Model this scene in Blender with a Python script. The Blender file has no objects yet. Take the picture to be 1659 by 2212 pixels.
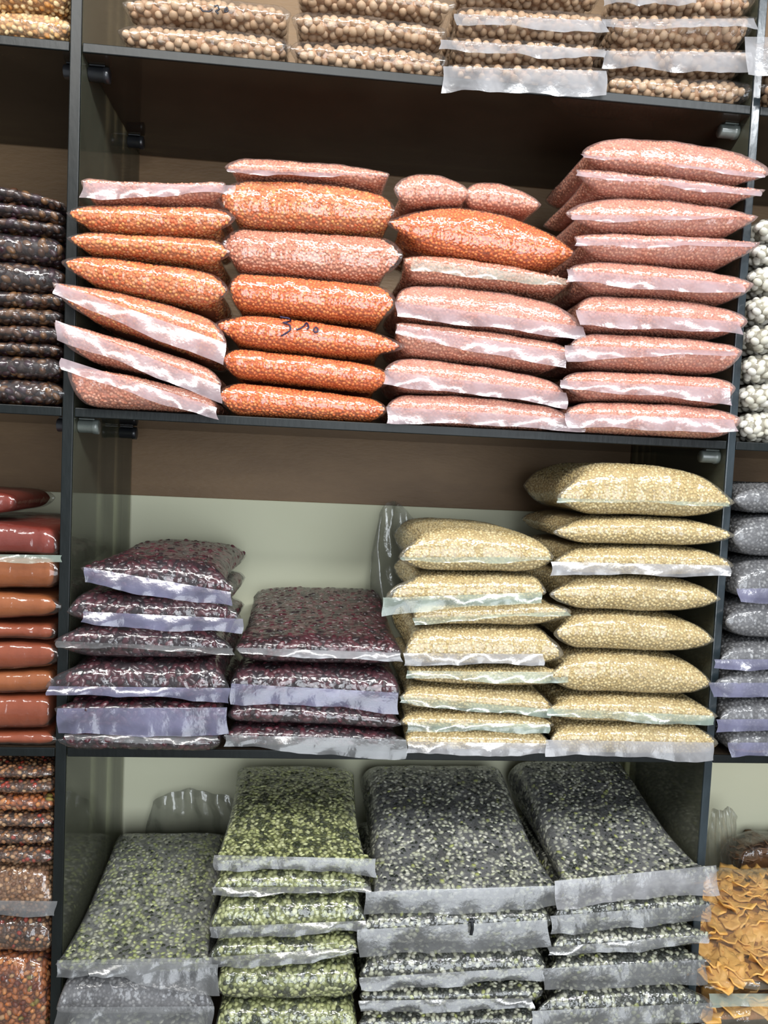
import bpy, math, random
import numpy as np
from mathutils import Matrix, Vector
from mathutils.bvhtree import BVHTree

# ------------------------------------------------------------------ camera, world, lamps, exposure
W, H, FPX = 1659, 2212, 1661.0
ZC = 1.45                                    # camera height above the shop floor
YAW, PIT, ROL = 0.0942, 0.0594, 0.0457
scn = bpy.context.scene
col = scn.collection
_f = np.array([math.sin(YAW)*math.cos(PIT), math.cos(YAW)*math.cos(PIT), -math.sin(PIT)])
_r = np.array([math.cos(YAW), -math.sin(YAW), 0.0])
_u = np.cross(_r, _f)
CR = math.cos(ROL)*_r + math.sin(ROL)*_u
CU = -math.sin(ROL)*_r + math.cos(ROL)*_u
CAM = np.array([0.0, -1.0, ZC])
cd = bpy.data.cameras.new('camera')
cam = bpy.data.objects.new('camera', cd)
col.objects.link(cam)
cam.matrix_world = Matrix(((CR[0], CU[0], -_f[0], CAM[0]), (CR[1], CU[1], -_f[1], CAM[1]), (CR[2], CU[2], -_f[2], CAM[2]), (0, 0, 0, 1)))
cd.sensor_fit = 'HORIZONTAL'
cd.sensor_width = 36.0
cd.lens = 36.0*FPX/W
cd.clip_start = 0.02
scn.camera = cam

world = bpy.data.worlds.new('room_light')
scn.world = world
world.use_nodes = True
world.node_tree.nodes['Background'].inputs[0].default_value = (0.93, 0.96, 1.0, 1)
world.node_tree.nodes['Background'].inputs[1].default_value = 0.44


def lamp(name, loc, target, sx, sy, power, colr):
    ld = bpy.data.lights.new(name, 'AREA')
    ld.shape = 'RECTANGLE'
    ld.size, ld.size_y, ld.energy, ld.color = sx, sy, power, colr
    o = bpy.data.objects.new(name, ld)
    col.objects.link(o)
    o.location = loc
    o.rotation_euler = (Vector(target) - Vector(loc)).to_track_quat('-Z', 'Y').to_euler()
    return o


lamp('ceiling_tube_light', (-0.35, -1.15, ZC+1.15), (0.1, 0.0, ZC-0.2), 1.2, 0.06, 32, (1.0, 0.98, 0.94))
lamp('ceiling_tube_light', (0.85, -1.55, ZC+1.2), (0.1, 0.0, ZC-0.3), 1.2, 0.06, 36, (0.95, 0.98, 1.0))
lamp('frontal_fill_light', (0.5, -2.6, ZC-0.1), (0.1, 0.0, ZC-0.5), 1.6, 1.6, 50, (0.88, 0.94, 1.0))  # added frontal fill to brighten bags and wall, no real opening there

scn.view_settings.view_transform = 'Standard'
scn.view_settings.look = 'None'
scn.view_settings.exposure = -0.06
scn.view_settings.gamma = 1.0
scn.view_settings.use_curve_mapping = False
scn.cycles.transparent_max_bounces = 12
scn.cycles.max_bounces = 5
scn.cycles.diffuse_bounces = 3
scn.cycles.glossy_bounces = 3
scn.cycles.caustics_reflective = False
scn.cycles.caustics_refractive = False

rng = random.Random(5)
nrs = np.random.RandomState(7)


# ------------------------------------------------------------------ measuring helpers
def at(px, py, Y=0.0):
    """world point on the vertical plane y=Y that the photo shows at (px, py)"""
    v = (px-W/2)*CR - (py-H/2)*CU + FPX*_f
    return CAM + v*(Y-CAM[1])/v[1]


def lin(c):
    c = c/255.0
    return c/12.92 if c <= 0.04045 else ((c+0.055)/1.055)**2.4


def rgb(r, g, b):
    return (lin(r), lin(g), lin(b), 1.0)


# ------------------------------------------------------------------ materials
class NT:
    def __init__(s, name):
        s.m = bpy.data.materials.new(name)
        s.m.use_nodes = True
        s.t = s.m.node_tree
        s.t.nodes.clear()
        s.out = s.t.nodes.new('ShaderNodeOutputMaterial')

    def n(s, kind, **kw):
        nd = s.t.nodes.new(kind)
        for k, v in kw.items():
            if isinstance(v, bpy.types.NodeSocket):
                s.t.links.new(v, nd.inputs[k.replace('_', ' ')] if k.replace('_', ' ') in nd.inputs else nd.inputs[int(k[1:])])
            elif k.startswith('i') and k[1:].isdigit():
                nd.inputs[int(k[1:])].default_value = v
            elif hasattr(nd, k):
                setattr(nd, k, v)
            else:
                nd.inputs[k.replace('_', ' ')].default_value = v
        return nd

    def link(s, a, b):
        s.t.links.new(a, b)


def ramp(nt, fac, stops, interp='LINEAR'):
    r = nt.n('ShaderNodeValToRGB')
    r.color_ramp.interpolation = interp
    e = r.color_ramp.elements
    while len(e) < len(stops):
        e.new(0.5)
    for el, (p, c) in zip(e, stops):
        el.position, el.color = p, c
    nt.link(fac, r.inputs[0])
    return r.outputs[0]


def solid_mat(name, stops, scale=8, rough=0.6, bump=0.1, bscale=60, spec=0.5, stretch=(1, 1, 1)):
    nt = NT(name)
    tc = nt.n('ShaderNodeTexCoord')
    mp = nt.n('ShaderNodeMapping', i0=tc.outputs['Object'])
    mp.inputs['Scale'].default_value = stretch
    no = nt.n('ShaderNodeTexNoise', Vector=mp.outputs[0], Scale=scale, Detail=6.0, Roughness=0.65)
    c = ramp(nt, no.outputs[0], stops)
    no2 = nt.n('ShaderNodeTexNoise', Vector=mp.outputs[0], Scale=bscale, Detail=4.0)
    bp = nt.n('ShaderNodeBump', Height=no2.outputs[0], Strength=bump, Distance=0.004)
    pr = nt.n('ShaderNodeBsdfPrincipled', Base_Color=c, Roughness=rough, Normal=bp.outputs[0])
    pr.inputs['Specular IOR Level'].default_value = spec
    nt.link(pr.outputs[0], nt.out.inputs[0])
    return nt.m


def glass_mat(name, clear, tint, body, rough=0.06, spots=0.0):
    """dusty sheet glass: see-through share, tint of what is seen through, own dusty colour"""
    nt = NT(name)
    tc = nt.n('ShaderNodeTexCoord')
    no = nt.n('ShaderNodeTexNoise', Vector=tc.outputs['Object'], Scale=9.0, Detail=7.0, Roughness=0.7)
    tr = nt.n('ShaderNodeBsdfTransparent', Color=tint)
    c = ramp(nt, no.outputs[0], [(0.3, tuple(v*0.75 for v in body[:3])+(1,)), (0.7, tuple(v*1.25 for v in body[:3])+(1,))])
    df = nt.n('ShaderNodeBsdfDiffuse', Color=c)
    mx = nt.n('ShaderNodeMixShader', i0=clear, i1=df.outputs[0], i2=tr.outputs[0])
    fr = nt.n('ShaderNodeFresnel', IOR=1.45)
    gl = nt.n('ShaderNodeBsdfGlossy', Roughness=rough)
    m2 = nt.n('ShaderNodeMixShader', i0=fr.outputs[0], i1=mx.outputs[0], i2=gl.outputs[0])
    nt.link(m2.outputs[0], nt.out.inputs[0])
    return nt.m


def film_mat(name, haze, tint=(1, 1, 1, 1), milk=(0.8, 0.8, 0.8, 1), rough=0.13, wr=0.5, grain=0.0, gscale=230, gain=1.5, wscale=34.0, cap=0.32):
    """polythene film: clear sheet with glossy wrinkles and a little milky haze"""
    nt = NT(name)
    tc = nt.n('ShaderNodeTexCoord')
    mp = nt.n('ShaderNodeMapping', i0=tc.outputs['Object'])
    mp.inputs['Scale'].default_value = (1.0, 0.8, 0.55)
    mp.inputs['Rotation'].default_value = (0.1, 0.5, 0.2)
    w1 = nt.n('ShaderNodeTexNoise', Vector=mp.outputs[0], Scale=wscale, Detail=2.0, Roughness=0.5, Distortion=1.2)
    w1.noise_type = 'RIDGED_MULTIFRACTAL' if wscale > 15 else 'FBM'
    w2 = nt.n('ShaderNodeTexNoise', Vector=tc.outputs['Object'], Scale=150.0, Detail=2.0)
    b1 = nt.n('ShaderNodeBump', Height=w1.outputs[0], Strength=wr, Distance=0.004)
    b2 = nt.n('ShaderNodeBump', Height=w2.outputs[0], Strength=wr*0.5, Distance=0.002, Normal=b1.outputs[0])
    nrm = b2.outputs[0]
    if grain:
        vo = nt.n('ShaderNodeTexVoronoi', Vector=tc.outputs['Object'], Scale=gscale)
        b3 = nt.n('ShaderNodeBump', Height=vo.outputs[0], Strength=grain, Distance=0.002, Normal=nrm)
        b3.invert = True
        nrm = b3.outputs[0]
    tr = nt.n('ShaderNodeBsdfTransparent', Color=tint)
    df = nt.n('ShaderNodeBsdfDiffuse', Color=milk, Normal=nrm)
    tl = nt.n('ShaderNodeBsdfTranslucent', Color=milk, Normal=nrm)
    dm = nt.n('ShaderNodeMixShader', i0=0.35, i1=df.outputs[0], i2=tl.outputs[0])
    hz = nt.n('ShaderNodeTexNoise', Vector=tc.outputs['Object'], Scale=22.0, Detail=3.0, Distortion=0.5)
    mr = nt.n('ShaderNodeMapRange', i0=hz.outputs[0], i1=0.35, i2=0.65, i3=haze*0.6, i4=min(1, haze*1.4))
    mx = nt.n('ShaderNodeMixShader', i0=mr.outputs[0], i1=tr.outputs[0], i2=dm.outputs[0])
    fr = nt.n('ShaderNodeFresnel', IOR=1.5, Normal=nrm)
    mu = nt.n('ShaderNodeMath', operation='MULTIPLY', i0=fr.outputs[0], i1=gain, use_clamp=True)
    gl = nt.n('ShaderNodeBsdfGlossy', Roughness=rough, Normal=nrm)
    mn = nt.n('ShaderNodeMath', operation='MINIMUM', i0=mu.outputs[0], i1=cap)
    m2 = nt.n('ShaderNodeMixShader', i0=mn.outputs[0], i1=mx.outputs[0], i2=gl.outputs[0])
    nt.link(m2.outputs[0], nt.out.inputs[0])
    return nt.m


def grain_mat(name, stops, rough=0.45, spec=0.35, vein=0.0):
    nt = NT(name)
    oi = nt.n('ShaderNodeObjectInfo')
    c = ramp(nt, oi.outputs['Random'], stops, 'CONSTANT')
    tc = nt.n('ShaderNodeTexCoord')
    no = nt.n('ShaderNodeTexNoise', Vector=tc.outputs['Object'], Scale=0.5*260, Detail=2.0)
    bp = nt.n('ShaderNodeBump', Height=no.outputs[0], Strength=0.25, Distance=0.001)
    pr = nt.n('ShaderNodeBsdfPrincipled', Base_Color=c, Roughness=rough, Normal=bp.outputs[0])
    pr.inputs['Specular IOR Level'].default_value = spec
    nt.link(pr.outputs[0], nt.out.inputs[0])
    return nt.m


def bed_mat(name, a, b, scale):
    nt = NT(name)
    tc = nt.n('ShaderNodeTexCoord')
    vo = nt.n('ShaderNodeTexVoronoi', Vector=tc.outputs['Object'], Scale=scale)
    c = ramp(nt, vo.outputs['Color'], [(0.2, a), (0.8, b)])
    bp = nt.n('ShaderNodeBump', Height=vo.outputs[0], Strength=0.8, Distance=0.003)
    bp.invert = True
    pr = nt.n('ShaderNodeBsdfPrincipled', Base_Color=c, Roughness=0.6, Normal=bp.outputs[0])
    nt.link(pr.outputs[0], nt.out.inputs[0])
    return nt.m


def stops(cols, weights=None):
    n = len(cols)
    weights = weights or [1]*n
    t, out = 0.0, []
    for c, w in zip(cols, weights):
        out.append((t/sum(weights), rgb(*c)))
        t += w
    return out


def scatter_group(name, mat, size, spacing, density, subdiv=1, tilt=0.5, jitter=0.18):
    """geometry nodes: keeps the bed surface and lays single grains all over it"""
    g = bpy.data.node_groups.new(name, 'GeometryNodeTree')
    g.interface.new_socket('Geometry', in_out='INPUT', socket_type='NodeSocketGeometry')
    g.interface.new_socket('Geometry', in_out='OUTPUT', socket_type='NodeSocketGeometry')
    N, L = g.nodes, g.links
    gi, go = N.new('NodeGroupInput'), N.new('NodeGroupOutput')
    dp = N.new('GeometryNodeDistributePointsOnFaces')
    dp.distribute_method = 'POISSON'
    dp.inputs['Distance Min'].default_value = spacing
    dp.inputs['Density Max'].default_value = density
    dens = N.new('GeometryNodeInputNamedAttribute')
    dens.data_type = 'FLOAT'
    dens.inputs['Name'].default_value = 'dens'
    L.new(dens.outputs['Attribute'], dp.inputs['Density Factor'])
    L.new(gi.outputs[0], dp.inputs['Mesh'])
    ico = N.new('GeometryNodeMeshIcoSphere')
    ico.inputs['Radius'].default_value = 1.0
    ico.inputs['Subdivisions'].default_value = subdiv
    tr = N.new('GeometryNodeTransform')
    L.new(ico.outputs['Mesh'], tr.inputs['Geometry'])
    tr.inputs['Scale'].default_value = size
    ss = N.new('GeometryNodeSetShadeSmooth')
    L.new(tr.outputs[0], ss.inputs['Geometry'])
    sm = N.new('GeometryNodeSetMaterial')
    sm.inputs['Material'].default_value = mat
    L.new(ss.outputs[0], sm.inputs['Geometry'])
    io = N.new('GeometryNodeInstanceOnPoints')
    L.new(dp.outputs['Points'], io.inputs['Points'])
    L.new(sm.outputs[0], io.inputs['Instance'])
    L.new(dp.outputs['Rotation'], io.inputs['Rotation'])
    rv = N.new('FunctionNodeRandomValue')
    rv.data_type = 'FLOAT_VECTOR'
    rv.inputs[0].default_value = (-tilt, -tilt, 0)
    rv.inputs[1].default_value = (tilt, tilt, 6.283)
    ri = N.new('GeometryNodeRotateInstances')
    L.new(io.outputs[0], ri.inputs['Instances'])
    L.new(rv.outputs[0], ri.inputs['Rotation'])
    rs = N.new('FunctionNodeRandomValue')
    rs.data_type = 'FLOAT'
    rs.inputs[2].default_value = 1-jitter
    rs.inputs[3].default_value = 1+jitter
    si = N.new('GeometryNodeScaleInstances')
    L.new(ri.outputs[0], si.inputs['Instances'])
    L.new(rs.outputs[1], si.inputs['Scale'])
    jg = N.new('GeometryNodeJoinGeometry')
    L.new(si.outputs[0], jg.inputs[0])
    L.new(gi.outputs[0], jg.inputs[0])
    L.new(jg.outputs[0], go.inputs[0])
    return g


#  kind -> (bed material, scatter group, inset of the bed)
K = {}


def kind(key, gcols, w, bedc, size, spacing, density, subdiv=1, tilt=0.5, rough=0.45, inset=0.0012, bscale=230, spec=0.35, jitter=0.18):
    gm = grain_mat(key+'_grain', stops(gcols, w), rough, spec)
    bm = bed_mat(key+'_bed', rgb(*bedc[0]), rgb(*bedc[1]), bscale)
    K[key] = (bm, scatter_group(key+'_scatter', gm, size, spacing, density, subdiv, tilt, jitter), inset)


kind('orange lentils', [(228, 124, 62), (232, 132, 70), (222, 114, 54), (236, 144, 80)], None, ((196, 92, 44), (216, 106, 54)),
     (0.0026, 0.0026, 0.0014), 0.0034, 110000)
kind('amber lentils', [(224, 142, 84), (216, 120, 66), (232, 160, 92), (220, 108, 56), (226, 152, 108)], None, ((200, 112, 64), (216, 128, 78)),
     (0.0026, 0.0026, 0.0014), 0.0034, 110000)
kind('pink lentils', [(214, 142, 112), (220, 154, 124), (206, 128, 98), (224, 164, 136)], None, ((196, 122, 96), (208, 136, 110)),
     (0.0026, 0.0026, 0.0014), 0.0034, 110000)
kind('chickpeas', [(176, 147, 118), (168, 138, 109), (184, 156, 128), (160, 129, 101)], None, ((140, 104, 74), (166, 126, 92)),
     (0.0061, 0.0056, 0.0053), 0.0086, 70000, 2, 0.8, 0.5, 0.0056, 90)
kind('kidney beans', [(64, 30, 36), (74, 34, 42), (50, 27, 32), (84, 44, 50), (40, 28, 32)], None, ((34, 24, 26), (52, 34, 38)),
     (0.0080, 0.0045, 0.0036), 0.0064, 80000, 2, 0.5, 0.25, 0.0036, 110, 0.6)
kind('cream lentils', [(212, 192, 140), (204, 181, 126), (220, 202, 154), (192, 168, 112)], None, ((168, 144, 94), (190, 166, 114)),
     (0.0028, 0.0023, 0.0014), 0.0034, 110000)
kind('green split peas', [(164, 168, 116), (148, 154, 102), (178, 182, 136), (70, 76, 50), (50, 56, 38)], [3, 3, 3, 2.2, 1.6], ((70, 76, 42), (120, 126, 76)),
     (0.0046, 0.0040, 0.0016), 0.0048, 80000, 1, 0.6, 0.45, 0.0012, 170)
kind('grey split peas', [(168, 170, 148), (148, 150, 128), (184, 184, 168), (58, 62, 56), (40, 44, 40), (150, 156, 96)], [3, 3, 3, 4, 3, 0.6], ((44, 46, 42), (84, 86, 78)),
     (0.0046, 0.0038, 0.0016), 0.0048, 80000, 1, 0.6, 0.45, 0.0012, 170)
kind('pale green split peas', [(156, 162, 112), (140, 148, 98), (164, 166, 140), (66, 72, 54), (50, 54, 44), (148, 150, 136)], [3, 3, 3, 2.2, 1.6, 2], ((60, 64, 50), (108, 112, 90)),
     (0.0046, 0.0038, 0.0016), 0.0048, 80000, 1, 0.6, 0.45, 0.0012, 170)
kind('white beans', [(224, 220, 206), (212, 208, 192), (232, 228, 218)], None, ((120, 112, 96), (150, 144, 126)),
     (0.0074, 0.0054, 0.0046), 0.0088, 28000, 2, 0.6, 0.4, 0.0035, 100)
kind('black gram', [(96, 96, 98), (112, 112, 112), (84, 84, 86), (128, 128, 128), (140, 140, 140)], None, ((40, 40, 42), (72, 72, 74)),
     (0.0030, 0.0024, 0.0020), 0.0040, 90000)
kind('dark peanuts', [(62, 38, 24), (84, 54, 34), (44, 26, 20), (50, 22, 30), (106, 74, 46)], None, ((22, 14, 12), (44, 26, 18)),
     (0.0068, 0.0044, 0.0040), 0.0076, 36000, 2, 0.7, 0.35, 0.003, 110, 0.6)
kind('brown spice mix', [(120, 82, 52), (92, 58, 34), (148, 104, 68), (136, 50, 34), (70, 42, 28), (170, 134, 98)], [3, 3, 2, 1, 2, 1], ((40, 24, 14), (84, 54, 32)),
     (0.0040, 0.0030, 0.0026), 0.0048, 70000, 1, 0.8)
kind('fried savoury mix', [(160, 96, 54), (138, 78, 42), (172, 116, 72), (96, 46, 30), (120, 104, 48), (166, 130, 92)], [3, 3, 2, 1, .5, 1], ((80, 40, 20), (120, 66, 32)),
     (0.0060, 0.0036, 0.0030), 0.0056, 60000, 1, 0.9)
kind('tan spice mix', [(158, 120, 86), (134, 96, 64), (176, 140, 106), (110, 74, 48)], None, ((90, 60, 38), (130, 94, 64)),
     (0.0040, 0.0030, 0.0026), 0.0048, 70000, 1, 0.8)
kind('pale puffed grain', [(214, 178, 124), (200, 156, 98), (224, 194, 146), (190, 132, 70)], None, ((150, 104, 58), (180, 130, 80)),
     (0.0044, 0.0034, 0.0030), 0.0052, 60000, 1, 0.8)

POW = {
    'red chilli powder': solid_mat('red_chilli_powder', [(0.3, rgb(98, 24, 12)), (0.7, rgb(118, 34, 16))], 14, 0.7, 0.5, 40),
    'orange spice powder': solid_mat('orange_spice_powder', [(0.3, rgb(128, 66, 26)), (0.7, rgb(146, 80, 34))], 12, 0.75, 0.5, 40),
    'rust spice powder': solid_mat('rust_spice_powder', [(0.3, rgb(118, 48, 20)), (0.7, rgb(136, 62, 28))], 12, 0.75, 0.5, 40),
}

FILM = {
    'clear': film_mat('clear_film', 0.03, rough=0.08, gain=1.9, wr=0.75, grain=0.22, gscale=230),
    'clear_pea': film_mat('clear_film_over_peas', 0.02, gain=1.1, rough=0.09, wr=0.6, grain=0.6, gscale=95),
    'dull': film_mat('pinkish_cloudy_film', 0.14, milk=rgb(236, 204, 196), wr=0.6, grain=0.2, gscale=230, rough=0.16),
    'milky': film_mat('milky_film', 0.20, milk=rgb(236, 202, 196), wr=0.6, grain=0.2, gscale=230, rough=0.16),
    'cream': film_mat('cream_film', 0.10, milk=rgb(236, 228, 206), wr=0.5, grain=0.2, gscale=230, rough=0.14),
    'smoky': film_mat('smoky_film', 0.22, milk=rgb(196, 196, 200), wr=0.65, grain=0.3, gscale=150, rough=0.2),
    'dark': film_mat('glossy_film_over_beans', 0.05, milk=rgb(170, 170, 178), wr=0.8, grain=0.4, gscale=90, rough=0.1, gain=1.9),
    'powder': film_mat('thin_film_over_powder', 0.015, milk=rgb(224, 190, 170), wr=0.55, rough=0.14),
}
STRIP = {
    'pink': film_mat('folded_film_pinkish', 0.46, milk=rgb(206, 186, 192), wr=0.4, wscale=13, rough=0.20, gain=1.8),
    'white': film_mat('folded_film_white', 0.46, milk=rgb(190, 190, 194), wr=0.4, wscale=13, rough=0.20, gain=1.8),
    'blue': film_mat('folded_film_bluish', 0.40, milk=rgb(150, 150, 184), wr=0.4, wscale=13, rough=0.20, gain=1.8),
    'grey': film_mat('folded_film_grey', 0.36, milk=rgb(150, 152, 154), wr=0.4, wscale=13, rough=0.20, gain=1.8),
    'cream': film_mat('folded_film_cream', 0.30, milk=rgb(200, 220, 206), wr=0.4, wscale=13, rough=0.20, gain=1.8),
}


# ------------------------------------------------------------------ object helpers
def mesh_obj(name, verts, faces, mat, parent=None, smooth=False, attr=None):
    me = bpy.data.meshes.new(name)
    me.from_pydata([tuple(v) for v in verts], [], faces)
    if smooth:
        me.polygons.foreach_set('use_smooth', [True]*len(me.polygons))
    if attr is not None:
        a = me.attributes.new('dens', 'FLOAT', 'POINT')
        a.data.foreach_set('value', attr)
    me.update()
    if mat:
        me.materials.append(mat)
    o = bpy.data.objects.new(name, me)
    col.objects.link(o)
    if parent:
        o.parent = parent
    return o


def box(name, x0, x1, y0, y1, z0, z1, mat, parent=None, bev=0.0):
    v = [(x, y, z) for x in (x0, x1) for y in (y0, y1) for z in (z0, z1)]
    f = [(0, 1, 3, 2), (4, 6, 7, 5), (0, 4, 5, 1), (2, 3, 7, 6), (0, 2, 6, 4), (1, 5, 7, 3)]
    o = mesh_obj(name, v, f, mat, parent)
    if bev:
        b = o.modifiers.new('bevel', 'BEVEL')
        b.width, b.segments = bev, 2
    return o


def empty(name, loc, label, cat, group=None):
    o = bpy.data.objects.new(name, None)
    o.empty_display_size = 0.05
    col.objects.link(o)
    o.location = loc
    o['label'] = label
    o['category'] = cat
    if group:
        o['group'] = group
    return o


def struct(o):
    o['kind'] = 'structure'
    return o


def cyl(name, p, axis, r, length, mat, parent, n=16, ring=0.0):
    """short round peg, optionally with a collar at its outer end"""
    prof = [(0, 0.0), (r*0.92, 0.0), (r, length*0.05), (r, length*0.7), (r*(1+ring), length*0.74), (r*(1+ring), length*0.97), (r*0.8, length), (0, length)]
    vs, fs = [], []
    for (q, l) in prof:
        for k in range(n):
            a = 2*math.pi*k/n
            d = (l, q*math.cos(a), q*math.sin(a)) if axis == 'x' else (q*math.cos(a), l, q*math.sin(a))
            vs.append((p[0]+d[0], p[1]+d[1], p[2]+d[2]))
    for i in range(len(prof)-1):
        for k in range(n):
            fs.append((i*n+k, i*n+(k+1) % n, (i+1)*n+(k+1) % n, (i+1)*n+k))
    return mesh_obj(name, vs, fs, mat, parent, True)


# ------------------------------------------------------------------ the setting
D = 0.325                                     # shelf depth
wall_m = None
nt = NT('cream_wall_paint')
tc = nt.n('ShaderNodeTexCoord')
no = nt.n('ShaderNodeTexNoise', Vector=tc.outputs['Object'], Scale=2.2, Detail=6.0)
no2 = nt.n('ShaderNodeTexNoise', Vector=tc.outputs['Object'], Scale=60.0, Detail=3.0)
c = ramp(nt, no.outputs[0], [(0.3, rgb(214, 215, 184)), (0.7, rgb(228, 228, 200))])
bp_ = nt.n('ShaderNodeBump', Height=no2.outputs[0], Strength=0.15, Distance=0.002)
pr = nt.n('ShaderNodeBsdfPrincipled', Base_Color=c, Roughness=0.75, Normal=bp_.outputs[0])
nt.link(pr.outputs[0], nt.out.inputs[0])
wall_m = nt.m
board_m = solid_mat('brown_board', [(0.3, rgb(108, 84, 58)), (0.7, rgb(128, 102, 72))], 5, 0.6, 0.25, 90, stretch=(1, 1, 3))
floor_m = solid_mat('grey_shop_floor', [(0.3, rgb(120, 116, 108)), (0.7, rgb(146, 142, 132))], 4, 0.5, 0.1)
shelf_m = glass_mat('dusty_shelf_glass', 0.30, (0.55, 0.62, 0.50, 1), (0.060, 0.044, 0.030))
edge_m = solid_mat('ground_glass_edge', [(0.3, rgb(8, 12, 12)), (0.7, rgb(15, 22, 23))], 7, 0.42, 0.1, 40, 0.3, (3, 1, 1))
panel_m = glass_mat('dusty_panel_glass', 0.68, (0.86, 0.88, 0.76, 1), (0.20, 0.21, 0.15))
edge_sheen_m = solid_mat('ground_glass_edge_painted_sheen', [(0.3, rgb(28, 36, 40)), (0.7, rgb(48, 58, 64))], 7, 0.22, 0.1, 40, 0.7, (3, 1, 1))  # right panel edge: its reflection painted in as a lighter base colour
black_m = solid_mat('black_plastic', [(0.3, rgb(22, 23, 26)), (0.7, rgb(38, 40, 44))], 20, 0.3, 0.05, 80, 0.6)
clearpeg_m = solid_mat('smoked_grey_plastic', [(0.3, rgb(72, 78, 76)), (0.7, rgb(104, 110, 106))], 20, 0.25, 0.05, 80, 0.6)

struct(box('floor', -2.2, 2.4, -3.2, D+0.1, -0.04, 0.0, floor_m))
struct(box('wall_back', -1.6, 1.9, D, D+0.06, 0.0, 2.9, wall_m))
zb0 = at(600, 1082, D-0.004)[2]
struct(box('trim_1', -1.6, 1.9, D-0.006, D-0.0002, zb0, 2.9, board_m, bev=0.001))


PX = [(-0.314, -0.3005), (0.5567, 0.5680)]     # the two panels in view
SH = [ZC+0.4854, ZC+0.0439, ZC-0.3905, ZC-0.815]   # undersides of the shelves
TH = 0.0115
PX_ALL = [(-1.185, -1.1715)] + PX + [(1.427, 1.4405)]
plabels = {1: 'dusty glass side panel with a dark edge between the left and middle bays',
           2: 'dusty glass side panel with a painted edge reflection between the middle and right bays',
           0: 'glass side panel closing the left bay', 3: 'glass side panel closing the right bay'}
for i, (a, b) in enumerate(PX_ALL):
    if i in (0, 3):
        continue
    p = empty('glass_side_panel', ((a+b)/2, 0, 0), plabels[i], 'panel', 'upright glass side panels')
    g = box('glass_sheet', a, b, 0.0012, D-0.0135, 0.002, 2.75, panel_m, p)
    e = box('front_edge', a, b, -0.003, 0.001, 0.002, 2.75, edge_m if i == 1 else edge_sheen_m, p, bev=0.0012)
    for ch in (g, e):
        ch.location = (-(a+b)/2, 0, 0)


bays = [(-1.1715, -0.3145, 'left'), (-0.3000, 0.5562, 'middle'), (0.5685, 1.427, 'right')]
lev = ['top', 'second', 'third', 'lowest']
under = [['a few pale snack bags', 'tan chickpea bags', 'the corner of a cloudy bag'],
         ['dark brown nut bags', 'orange and pink lentil bags', 'white bean bags'],
         ['orange and red powder bags', 'kidney bean and cream lentil bags', 'grey gram bags'],
         ['brown spice mix bags', 'green and grey split pea bags', 'yellow fryum bags']]
for li, z in enumerate(SH):
    for bi, (a, b, nm) in enumerate(bays):
        s = empty('glass_shelf', ((a+b)/2, 0, z), 'dusty glass shelf of the %s bay carrying %s' % (nm, under[li][bi]), 'shelf', 'glass shelves')
        g = box('glass_sheet', a+0.0006, b-0.0006, 0.0012, D-0.0135, z, z+TH, shelf_m, s)
        e = box('front_edge', a+0.0006, b-0.0006, -0.002, 0.001, z, z+TH, edge_m, s, bev=0.001)
        for ch in (g, e):
            ch.location = (-(a+b)/2, 0, -z)

# shelf pegs: short plastic brackets screwed through the panels
pegs = [(0, 1, 1, 0.030, 0.026, 'black', 'black shelf bracket below the chickpea shelf, near its front left end'),
        (0, 1, -1, 0.030, 0.016, 'black', 'black bracket stub on the outer side of the left panel, under the snack shelf'),
        (0, 1, 1, 0.235, 0.024, 'black', 'black shelf bracket deep at the back below the chickpea shelf'),
        (1, 1, 1, 0.020, 0.026, 'grey', 'smoked grey shelf bracket under the left end of the lentil shelf'),
        (1, 1, 1, 0.230, 0.026, 'black', 'black shelf bracket at the back left under the lentil shelf'),
        (1, 1, -1, 0.020, 0.012, 'black', 'black bracket stub left of the panel, under the dark nut shelf'),
        (0, 2, -1, 0.030, 0.026, 'grey', 'grey shelf bracket under the right end of the chickpea shelf'),
        (1, 2, -1, 0.020, 0.026, 'grey', 'grey shelf bracket under the right end of the lentil shelf')]
for (li, pi, side, yy, ln, mt, lab) in pegs:
    a, b = PX_ALL[pi]
    xs = b if side > 0 else a
    z = SH[li]-0.0105
    e = empty('shelf_bracket', (xs, yy, z), lab, 'bracket', 'shelf brackets')
    m = black_m if mt == 'black' else clearpeg_m
    if side > 0:
        cyl('peg', (0.0002, 0, 0), 'x', 0.0085, ln, m, e, 18, 0.12)
    else:
        cyl('peg', (-ln-0.0002, 0, 0), 'x', 0.0085, ln, m, e, 18, 0.12)
    # saddle plate the glass lies on
    sgn = 1 if side > 0 else -1
    box('saddle', min(0.0015*sgn, ln*0.8*sgn), max(0.0015*sgn, ln*0.8*sgn), -0.006, 0.006, 0.0082, 0.0102, m, e, bev=0.0005)

# ------------------------------------------------------------------ bags
ORD = ['bottom', 'second', 'third', 'fourth', 'fifth', 'sixth', 'seventh', 'eighth', 'ninth', 'tenth']


def quad(ps, xs):
    """parabola through three values given at the left, middle and right of xs"""
    x0, x1 = xs
    a, b, c_ = ps
    def f(x):
        t = (x-x0)/(x1-x0)
        return a*(1-t)*(1-2*t) + 4*b*t*(1-t) + c_*t*(2*t-1)
    return f


def smooth(t):
    t = np.clip(t, 0, 1)
    return t*t*(3-2*t)


class Bag:
    pass


BAGS = {}


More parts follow.
